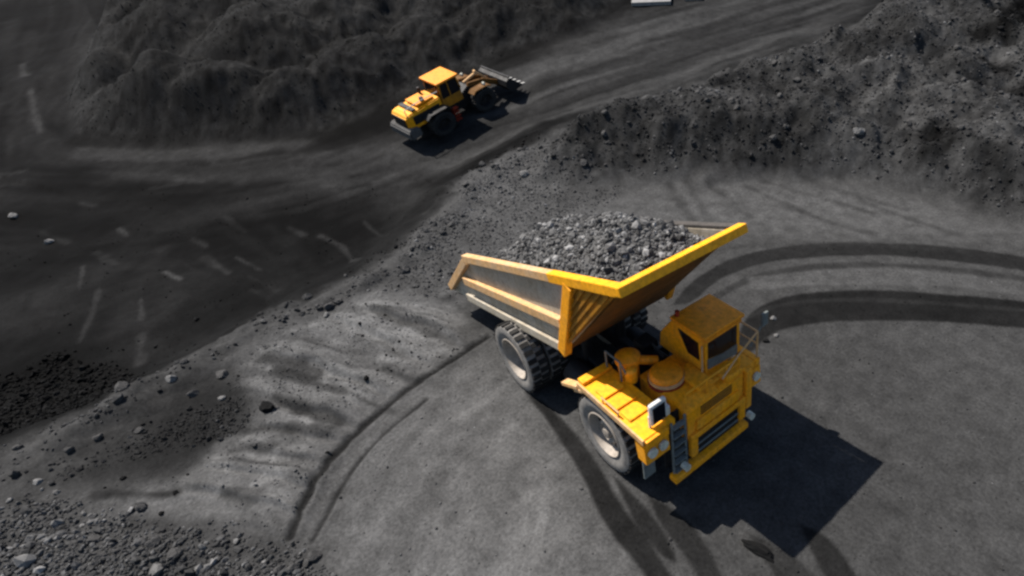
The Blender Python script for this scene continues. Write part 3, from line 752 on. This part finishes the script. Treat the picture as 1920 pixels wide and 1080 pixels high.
for k_ in range(2): g2.box((6.155, .32, .86 + .24 * k_), (.04, 1.5, .05), None, .01)
g2.build('grille_bar', M['greypaint'], go)
MB().box((6.20, .0, .60), (.26, 2.62, .20), None, .04).build('front_bumper', M['yellow'], T)
for y_ in (-.05, .22):
    hl = MB().lathe([(0, .13), (.04, .14), (.06, .12)], 16); hl.bm.transform(Matrix.Rotation(-math.pi / 2, 4, 'Z'))
# right fender front with head lamps
fp = MB().prism([(5.72, DZ - .23), (6.10, DZ - .23), (6.14, 1.62), (5.80, 1.62)], -1.98, -1.26, .02).box((6.12, -1.62, 2.28), (.10, .66, .22), None, .02)
fpo = fp.build('front_fender', M['yellow'], T)
for y_ in (-1.80, -1.48):
    MB().cyl((6.13, y_, 1.95), (6.20, y_, 1.95), .13, 18).build('headlight', M['lamp'], fpo, True)
MB().box((5.95, -1.80, 1.30), (.06, .34, .62), None, .015).build('mud_flap', M['greypaint'], fpo)
fp = MB().prism([(5.72, DZ - .23), (6.10, DZ - .23), (6.14, 1.62), (5.80, 1.62)], 1.55, 1.98, .02).build('front_fender', M['yellow'], T)
MB().cyl((6.13, 1.76, 1.95), (6.20, 1.76, 1.95), .13, 18).build('headlight', M['lamp'], fp, True)
# ladder in the recess between fender and hood
la = MB()
for y_ in (-1.20, -.78): la.bar((6.14, y_, .62), (6.14, y_, 2.42), .05, .06, (0, 1, 0))
for k_ in range(6): la.box((6.14, -.99, .72 + .3 * k_), (.14, .38, .04))
la.build('ladder', M['greypaint'], T)
MB().box((5.85, -.99, 1.5), (.06, .5, 1.7)).build('radiator_side_panel', M['dark'], T)
# round intake and air cleaner
ic = MB().lathe([(0, .44), (.20, .44), (.27, .38), (.30, .26), (.32, .01)], 28, 'z', (4.95, -.30, DZ + .02)).build('round_engine_cover', M['orange'], T, True)
MB().lathe([(.05, .445), (.05, .47), (.14, .47), (.14, .445)], 28, 'z', (4.95, -.30, DZ + .02)).build('cover_band', M['peach'], ic, True)
MB().lathe([(-.04, .49), (.03, .49), (.03, .43), (-.04, .43)], 28, 'z', (4.95, -.30, DZ + .02)).build('cover_gasket', M['red'], ic, True)
ac = MB().lathe([(0, .27), (.50, .27), (.53, .33), (.66, .33), (.76, .20), (.78, .01)], 20, 'z', (4.02, -.78, 2.25)).build('air_cleaner', M['orange'], T, True)
MB().cyl((4.1, -.60, 2.72), (4.35, -.1, 2.55), .12, 12).build('intake_pipe', M['orange'], ac, True)
ac = MB().lathe([(0, .16), (.34, .16), (.40, .10), (.41, .01)], 16, 'z', (4.35, -.95, DZ)).build('fluid_tank', M['yellow'], T, True)
# handrails
hr = MB()
for x_ in (3.6, 4.2): hr.cyl((x_, -1.15, DZ), (x_, -1.15, DZ + .62), .025, 8)
hr.tube([(3.5, -1.1, DZ + .1), (3.6, -1.15, DZ + .62), (4.2, -1.15, DZ + .62), (4.35, -1.1, DZ + .3)], .025)
hr.build('handrail', M['greypaint'], T)
hr = MB()
for x_ in (4.6, 5.3, 6.0): hr.cyl((x_, 1.93, DZ), (x_, 1.93, DZ + .85), .028, 8)
hr.tube([(4.6, 1.93, DZ + .85), (6.0, 1.93, DZ + .85)], .028).tube([(4.6, 1.93, DZ + .45), (6.0, 1.93, DZ + .45)], .022).tube([(6.0, 1.93, DZ + .85), (6.03, 1.2, DZ + .55), (6.03, .6, DZ + .12)], .025)
hr.build('handrail', M['peach'], T)
# mirrors
mo = MB().bar((5.88, -1.62, DZ), (5.88, -1.62, DZ + .36), .05, .05, (0, 1, 0)).box((5.92, -1.40, DZ + .40), (.12, .48, .62), None, .05).build('wing_mirror', M['white'], T)
MB().box((5.985, -1.40, DZ + .38), (.02, .36, .48), None, .008).build('mirror_glass', M['glass'], mo)
mo = MB().tube([(5.75, 1.95, DZ + .2), (5.8, 2.35, DZ + .75)], .03).box((5.82, 2.40, DZ + .90), (.08, .24, .42), None, .03).build('wing_mirror', M['greypaint'], T)
wk = MB().box((5.75, -1.15, DZ + .14), (.3, .3, .28), None, .04).build('work_lamp', M['white'], T)
MB().box((5.905, -1.15, DZ + .14), (.02, .22, .2), None, .005).build('lens', M['lamp'], wk)

# cab
cy0, cy1, cx0, cx1, cz0, cz1 = .44, 1.77, 4.40, 5.55, DZ - .02, 3.70
cabm = MB()
side = [(3.78, cz0), (3.85, 2.9), (cx0, cz1 - .08), (cx1 - .02, cz1 - .08), (cx1, cz1 - .3), (cx1, cz0)]
cabm.prism(side, cy0, cy1, .04)
cab = cabm.build('cab', M['yellow'], T)
MB().box(((cx0 + cx1) / 2 + .03, (cy0 + cy1) / 2, cz1 - .035), (cx1 - cx0 + .14, cy1 - cy0 + .10, .09), None, .035).build('cab_roof', M['orange'], cab)
def pane(pts, y, name='window', d=.012):
    return MB().prism(pts, y - d, y + d).build(name, M['glass'], cab)
s1 = pane([(4.62, 3.46), (5.36, 3.40), (5.40, 2.86), (4.98, 2.86)], cy0 - .004)
s2 = pane([(4.62, 3.46), (5.36, 3.40), (5.40, 2.86), (4.98, 2.86)], cy1 + .004)
MB().prism([(.58, 2.92), (.58, 3.46), (1.62, 3.46), (1.62, 2.80), (1.1, 2.80)], cx1 - .01, cx1 + .014, 0, 'x').build('windscreen', M['glass'], cab)
MB().prism([(.56, 2.58), (.56, 2.90), (1.12, 2.78), (1.64, 2.78), (1.64, 2.46)], cx1 - .008, cx1 + .03, .008, 'x').build('windscreen_sill', M['greypaint'], cab)
MB().box((cx1 + .02, (cy0 + cy1) / 2, 3.53), (.10, 1.28, .10), None, .03).build('sun_visor', M['orange'], cab)
MB().cyl((4.48, .55, cz1), (4.48, .55, cz1 + .16), .06, 12).build('beacon', M['red'], cab, True)
MB().bar((5.52, cy0 - .03, 2.55), (5.52, cy0 - .03, 3.4), .04, .04, (0, 1, 0)).build('door_handle', M['peach'], cab)

# ------------------------------------------------------------------ wheel loader
hdg = R(99)
base = atz(856, 216)[:2]
e_ = .0
hx = [gz(base[0] + 2.2 * math.cos(hdg + q), base[1] + 2.2 * math.sin(hdg + q)) for q in (0, math.pi, math.pi / 2, -math.pi / 2)]
l_pitch = math.atan2(hx[0] - hx[1], 4.4); l_roll = math.atan2(hx[2] - hx[3], 4.4)
loader = tag(empty('wheel_loader', (base[0], base[1], sum(hx) / 4 - .02), hdg), 'yellow wheel loader with orange cab roof and dark bucket on the far haul road', 'wheel loader')
loader.scale = (.92, .92, .84); loader.rotation_euler = (l_roll, -l_pitch, hdg)
Lo = loader
LR = .90
for x_ in (-1.75, 1.75):
    for s_ in (-1, 1): wheel(Lo, (x_, s_ * 1.15, LR), LR, .68, s_, 18, .56, .16, True, 'tread', 'dark')  # sidewalls and rims coloured dark for shade on the near side
MB().prism([(-3.2, .85), (-3.2, 1.4), (.1, 1.4), (.3, .75), (-1, .6)], -.6, .6, .04).build('rear_frame', M['dark'], Lo)
MB().prism([(.2, .7), (.2, 1.5), (1.3, 2.1), (2.3, 1.5), (2.5, .7)], -.55, .55, .04).build('front_frame', M['dark'], Lo)  # coloured dark to stand for shade around the front end
hd = MB().prism([(-3.75, 1.2), (-3.75, 2.25), (-3.5, 2.4), (-1.05, 2.55), (-1.05, 1.3)], -.85, .85, .08).build('engine_hood', M['rim_yellow'], Lo)
for s_ in (-1, 1): MB().box((-2.3, s_ * .862, 1.85), (2.0, .03, .62), None, .01).build('side_shade_panel', M['dark'], hd)  # dark panels added to carry the shade on the hood sides
MB().box((-2.0, 0, 2.62), (1.3, 1.25, .16), None, .05).build('hood_cover', M['orange'], hd)
MB().box((-3.0, 0, 2.52), (.30, 1.5, .10), None, .02).build('hood_grille', M['dark'], hd)
MB().box((-3.775, 0, 1.75), (.05, 1.3, .8), None, .01).build('radiator_grille', M['dark'], hd)
MB().prism([(-4.05, .75), (-4.05, 1.35), (-3.8, 1.55), (-3.2, 1.4), (-3.2, .8)], -1.15, 1.15, .08).build('counterweight', M['steeldark'], Lo)
MB().cyl((-1.6, .45, 2.5), (-1.6, .45, 3.15), .09, 12).build('exhaust_pipe', M['dark'], Lo, True)
MB().cyl((-2.1, -.45, 2.6), (-2.1, -.45, 2.95), .14, 12).build('air_intake', M['dark'], Lo, True)
for s_ in (-1, 1):
    MB().prism([(-2.75, 1.75), (-2.4, 1.98), (-1.1, 1.98), (-.8, 1.7), (-.86, 1.66), (-1.15, 1.9), (-2.35, 1.9), (-2.68, 1.70)], min(s_ * .85, s_ * 1.5), max(s_ * .85, s_ * 1.5), .01).build('fender', M['dark'], Lo)  # fenders coloured dark for shade on the loader's near side
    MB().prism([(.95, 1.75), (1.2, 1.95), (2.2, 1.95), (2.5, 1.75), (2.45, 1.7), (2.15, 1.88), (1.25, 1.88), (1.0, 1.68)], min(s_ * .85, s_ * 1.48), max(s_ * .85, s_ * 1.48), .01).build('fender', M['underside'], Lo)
    st = MB().bar((-.75, s_ * 1.2, .5), (-.75, s_ * 1.2, 1.6), .05, .35, (0, 1, 0))
    for k_ in range(4): st.box((-.55, s_ * 1.2, .55 + .3 * k_), (.42, .32, .04))
    st.build('access_steps', M['red'], Lo)
    a = MB().prism([(1.2, 2.0), (1.35, 2.25), (2.6, 2.0), (3.75, 1.25), (3.6, .95), (2.5, 1.55)], s_ * .48 - .09, s_ * .48 + .09, .02).build('lift_arm', M['underside'], Lo)  # arm colour darkened in place of near-side shade
    MB().cyl((.9, s_ * .48, 1.1), (2.3, s_ * .48, 1.55), .10, 12).build('lift_cylinder', M['dark'], a, True)
    MB().cyl((2.0, s_ * 1.18, 2.0), (2.15, s_ * 1.18, 2.0), .13, 12).build('work_light', M['lamp'], Lo, True)
MB().cyl((1.35, 0, 2.1), (2.5, 0, 2.35), .10, 12).bar((2.4, 0, 2.55), (3.2, 0, 1.5), .14, .2, (0, 1, 0)).build('bucket_linkage', M['peach'], Lo, True)
cl = MB().prism([(-1.0, 1.5), (-1.0, 2.65), (-.85, 3.35), (.45, 3.35), (.62, 2.4), (.5, 1.5)], -.78, .78, .04).build('cab', M['glass'], Lo)
for s_ in (-1, 1):
    cp = MB()
    cp.bar((-1.0, s_ * .79, 1.55), (-.86, s_ * .79, 3.35), .09, .08, (0, 1, 0)).bar((.60, s_ * .79, 2.4), (.46, s_ * .79, 3.35), .08, .08, (0, 1, 0)).bar((-.25, s_ * .79, 1.5), (-.25, s_ * .79, 3.3), .07, .06, (0, 1, 0))
    cp.box((-.22, s_ * .79, 1.85), (1.5, .07, .7), None, .01)
    cp.build('cab_frame', M['brown'], cl)  # cab side paint darkened in place of shade
MB().box((-.2, 0, 3.42), (1.72, 1.85, .16), None, .06).build('cab_roof', M['orange'], cl)
# bucket: curved shell with side plates and teeth
bk = MB(); prof = [(4.95, .55), (4.2, .45), (3.75, .62), (3.55, 1.05), (3.66, 1.45), (3.95, 1.62)]
outer = prof; inner = [(4.95, .59), (4.22, .52), (3.82, .67), (3.63, 1.05), (3.73, 1.40), (3.98, 1.57)]
bk.prism(outer + inner[::-1], -1.52, 1.52)
for s_ in (-1, 1): bk.prism(outer, s_ * 1.52 - .03, s_ * 1.52 + .03)
bko = bk.build('bucket', M['bucket'], Lo)
MB().box((3.98, 0, 1.66), (.12, 3.06, .10), None, .02).build('spill_guard', M['bucket'], bko)
for k_ in range(7): MB().prism([(4.9, .53), (5.2, .55), (4.9, .63)], -1.4 + k_ * .466 - .07, -1.4 + k_ * .466 + .07).build('bucket_tooth', M['pale'], bko)
br = MB().tube([(-3.6, -.8, 2.3), (-3.6, -.8, 2.85), (-2.4, -.8, 2.95), (-1.1, -.8, 2.95)], .03).build('handrail', M['pale'], Lo)

# ------------------------------------------------------------------ pale slabs beside the upper road
for (px0, py0, L_, W_, lab) in ((1222, 2, 3.3, 1.9, 'large pale concrete slab lying beside the haul road at the top edge of the photo'),
                                (1300, -4, 1.5, 1.4, 'smaller pale concrete slab right of the large one at the top edge of the photo')):
    q = at(px0, py0)
    zs = [gz(q[0] + dx, q[1] + dy) for dx, dy in ((1, 0), (-1, 0), (0, 1), (0, -1))]
    sl = MB().box((0, 0, .18), (L_, W_, .32), None, .03).build('concrete_slab', M['concrete'], None, False, (q[0], q[1], sum(zs) / 4))
    nz = Vector((-(zs[0] - zs[1]) / 2, -(zs[2] - zs[3]) / 2, 1)).normalized(); bx = Vector((B_[0], B_[1], 0)); bx = (bx - nz * bx.dot(nz)).normalized()
    sl.rotation_euler = Matrix((bx, nz.cross(bx), nz)).transposed().to_euler()
    tag(sl, lab, 'concrete slab')

# ------------------------------------------------------------------ loose rock
def scatter(poly, nmax, smin, smed, smax, seed, thin=None, clump=.0, spread=.5, soft=.55):
    r_ = np.random.default_rng(seed); pa = np.array([p[:2] for p in poly])
    lo_, hi_ = pa.min(0), pa.max(0)
    x = r_.uniform(lo_[0], hi_[0], nmax); y = r_.uniform(lo_[1], hi_[1], nmax)
    d = poly_sdf(x, y, [tuple(p) for p in pa]) + .8 * fbm(x, y, .5, 3, seed)
    keep = d < -np.abs(r_.normal(0, 1, nmax)) * soft
    if clump: keep &= vnoise(x * .6, y * .6, seed) > clump * r_.uniform(.5, 1.3, nmax)
    dc = np.hypot(x - CAM[0], y - CAM[1]); keep &= dc < 110
    x, y = x[keep], y[keep]
    s = np.clip(smed * r_.lognormal(0, spread, len(x)), smin, smax)
    z = heights(x, y, True) + s * r_.uniform(-.1, .45, len(x))
    return np.stack([x, y, z], 1), s
def soil_at(x, y):
    dx, dy = x - C0[0], y - C0[1]; f_ = dx * A_[0] + dy * A_[1]; r_ = dx * B_[0] + dy * B_[1]
    i = np.clip(np.rint(np.log(np.hypot(f_, r_) / 3.0) / math.log(170 / 3.0) * (NS - 1)), 0, NS - 1).astype(int)
    j = np.clip(np.rint((np.arctan2(r_, f_) - tv[0]) / (tv[-1] - tv[0]) * (NT - 1)), 0, NT - 1).astype(int)
    return ALB[i * NT + j]
def rubble(name, label, poly, nmax, smin, smed, smax, mat, seed, gain=1.12, **k):
    pos, s = scatter(poly, nmax, smin, smed, smax, seed, **k)
    o = rocks_mesh(name, pos, s, mat, seed)
    if mat is M['stone']:
        per = len(o.data.vertices) // len(pos)
        a = o.data.attributes.new('soil', 'FLOAT', 'POINT'); a.data.foreach_set('value', np.repeat(soil_at(pos[:, 0], pos[:, 1]) * gain, per).astype(np.float32))
    return tag(o, label, 'rubble', None, 'stuff')
LR2 = P((-60, 1000), (60, 905), (205, 935), (330, 990), (560, 1005), (690, 1110), (760, 1250), (-200, 1250))
rubble('rubble', 'loose grey rubble covering the ground in the lower left corner', LR2, 26000, .012, .034, .14, M['stone'], 401, 1.45)
rubble('pale_rubble', 'pale broken stones scattered over the lower left rubble', LR2, 1500, .03, .07, .20, M['palerock'], 402, clump=.75)
RB2 = P((1030, 262), (1000, 335), (1080, 350), (1180, 342), (1260, 336), (1400, 332), (1600, 330), (1760, 368), (1920, 412), (2150, 470), (2150, 250), (1930, 0), (1700, 30), (1450, 120), (1270, 185), (1130, 228))
rubble('rubble_heap_stones', 'grey broken rock covering the long heap behind the truck', RB2, 34000, .016, .045, .20, M['stone'], 403, 1.35)
RDG = P((-100, 950), (0, 845), (190, 752), (330, 680), (480, 595), (650, 515), (780, 425), (850, 335), (1000, 245), (1060, 275), (930, 350), (860, 450), (740, 545), (560, 630), (430, 720), (350, 830), (200, 880), (60, 930))
rubble('ridge_stones', 'loose stones lying along the crest of the ridge', RDG, 9000, .015, .04, .22, M['stone'], 405, clump=.6)
rubble('ridge_coal', 'dark coal lumps along the shaded foot of the ridge', P((-100, 880), (60, 800), (240, 740), (340, 680), (420, 720), (480, 800), (350, 850), (180, 900), (60, 930)), 9000, .010, .026, .12, M['stone'], 406, 1.3, clump=.5)
rubble('dark_bank_stones', 'black broken stones on the bank left of the ridge', DARKFACE, 6000, .02, .045, .14, M['stone'], 407)
rubble('spoil_stones', 'dark stones over the slopes of the spoil heap', HEAP, 45000, .016, .032, .07, M['stone'], 408, 1.3, spread=.35)
SL2 = P((350, 880), (190, 910), (560, 985), (640, 842), (750, 742), (900, 632), (860, 575), (700, 545), (530, 620), (440, 690))
rubble('floor_grit', 'fine loose grit scattered over the hauled floor around the truck', P((560, 1010), (760, 745), (1000, 560), (1300, 450), (1920, 440), (2300, 700), (2100, 1300), (500, 1300)), 9000, .006, .014, .05, M['stone'], 412)
rubble('bank_stones', 'broken grey stones covering the bank behind the tail of the truck', P((700, 510), (800, 425), (880, 340), (1000, 262), (1100, 345), (1180, 350), (1000, 470), (860, 575), (700, 545), (560, 610), (540, 590)), 15000, .012, .028, .13, M['stone'], 413, 1.25)
rubble('slope_stones', 'small stones strewn over the ledges left of the truck', SL2, 9000, .006, .015, .09, M['stone'], 409, 1.15)
rubble('slope_dark_stones', 'small dark stones strewn over the ledges left of the truck', SL2, 1000, .012, .03, .12, M['darkrock'], 410, clump=.7)
rubble('coal_floor_stones', 'scattered small coal lumps on the dark floor beyond the ridge', P((-200, 800), (0, 430), (500, 300), (860, 330), (680, 515), (340, 690)), 1500, .012, .03, .13, M['stone'], 411, clump=.6)

# ------------------------------------------------------------------ individual boulders
BV = []
for k_ in range(6):
    t = bmesh.new(); bmesh.ops.create_icosphere(t, subdivisions=3, radius=1.0)
    r_ = np.random.default_rng(900 + k_)
    pl = [(Vector(r_.normal(size=3)).normalized(), r_.uniform(.55, .85)) for _ in range(11)]
    for v in t.verts:
        for nn, dd in pl:
            e_ = v.co.dot(nn) - dd
            if e_ > 0: v.co -= nn * e_
        v.co *= 1 + .05 * r_.normal()
    me = bpy.data.meshes.new('boulder'); t.to_mesh(me); t.free(); BV.append(me)
BMESH = {}
def boulder(px, py, size, mat, label, group=None, flat=.75, pos=None):
    k_ = random.randrange(6); key = (k_, mat)
    if key not in BMESH:
        me = BV[k_].copy(); me.materials.append(M[mat]); BMESH[key] = me
    p = atz(px, py) if pos is None else pos
    o = bpy.data.objects.new('boulder', BMESH[key]); COL.objects.link(o)
    o.location = (p[0], p[1], gz(p[0], p[1]) + size * .35 * flat)
    o.scale = (size, size * random.uniform(.7, 1), size * flat); o.rotation_euler = (random.uniform(-.3, .3), random.uniform(-.3, .3), random.uniform(0, 6.28))
    return tag(o, label, 'boulder', group)
boulder(418, 748, .11, 'palerock', 'small pale stone alone on the dark ledges left of the truck')
boulder(500, 768, .27, 'darkrock', 'large black boulder lying on the lit ledges left of the truck')
boulder(322, 712, .18, 'palerock', 'pale stone on the crest of the ridge beside the black bank')
boulder(612, 592, .13, 'palerock', 'pale stone near the ridge crest level with the bed tail')
boulder(985, 328, .30, 'palerock', 'pale boulder at the left foot of the dark heap above the load')
boulder(232, 898, .08, 'darkrock', 'small black stone on the pale ledge above the lower left rubble')
boulder(330, 925, .08, 'darkrock', 'black stone at the right end of the dark ledge line')
boulder(305, 964, .07, 'darkrock', 'black stone just above the edge of the lower left rubble')
boulder(370, 600, .12, 'darkrock', 'black stone on the coal floor close to the ridge')
boulder(25, 408, .26, 'palerock', 'pale upright stone at the left edge of the coal floor')
boulder(94, 456, .20, 'palerock', 'pale stone on the coal floor right of the upright one')
boulder(1612, 250, .38, 'palerock', 'brightest pale boulder high on the rubble heap at right')
boulder(1450, 598, .13, 'palerock', 'pale stone beside the left mirror of the dump truck')
boulder(1455, 630, .10, 'palerock', 'pale chip on the floor below the left mirror of the dump truck')
boulder(1435, 640, .12, 'darkrock', 'dark stone between two pale chips beside the cab')
boulder(615, 850, .06, 'darkrock', 'tiny black stone near the long curved rut')
o = boulder(1425, 1036, .42, 'darkrock', 'flat dark slab standing in for a thin shadow at the lower edge of the dump truck shadow', None, .22)
_e = at(1460, 1060) - at(1385, 1016); o.rotation_euler = (0, 0, math.atan2(_e[1], _e[0])); o.scale = (.55, .16, .16)  # added slab imitates a thin shadow line beside the truck
def many(poly, n_, smin, smax, mat, label, group, seed):
    pos, s = scatter(poly, n_ * 12, smin, (smin + smax) / 2, smax, seed, spread=.35)
    for p, q in zip(pos[:n_], s[:n_]): boulder(0, 0, float(q), mat, label, group, .75, p)
many(RB2, 60, .12, .26, 'rock', 'rough grey boulder lying in the long rubble heap behind the truck', 'boulders in the rubble heap', 501)
many(RB2, 12, .12, .24, 'coal', 'dark coal boulder lying in the long rubble heap behind the truck', 'coal boulders in the rubble heap', 502)
many(LR2, 40, .08, .17, 'rock', 'rough grey boulder in the rubble of the lower left corner', 'boulders in the lower left rubble', 503)
many(RDG, 40, .10, .22, 'rock', 'grey stone lying along the crest of the ridge', 'stones along the ridge', 504)
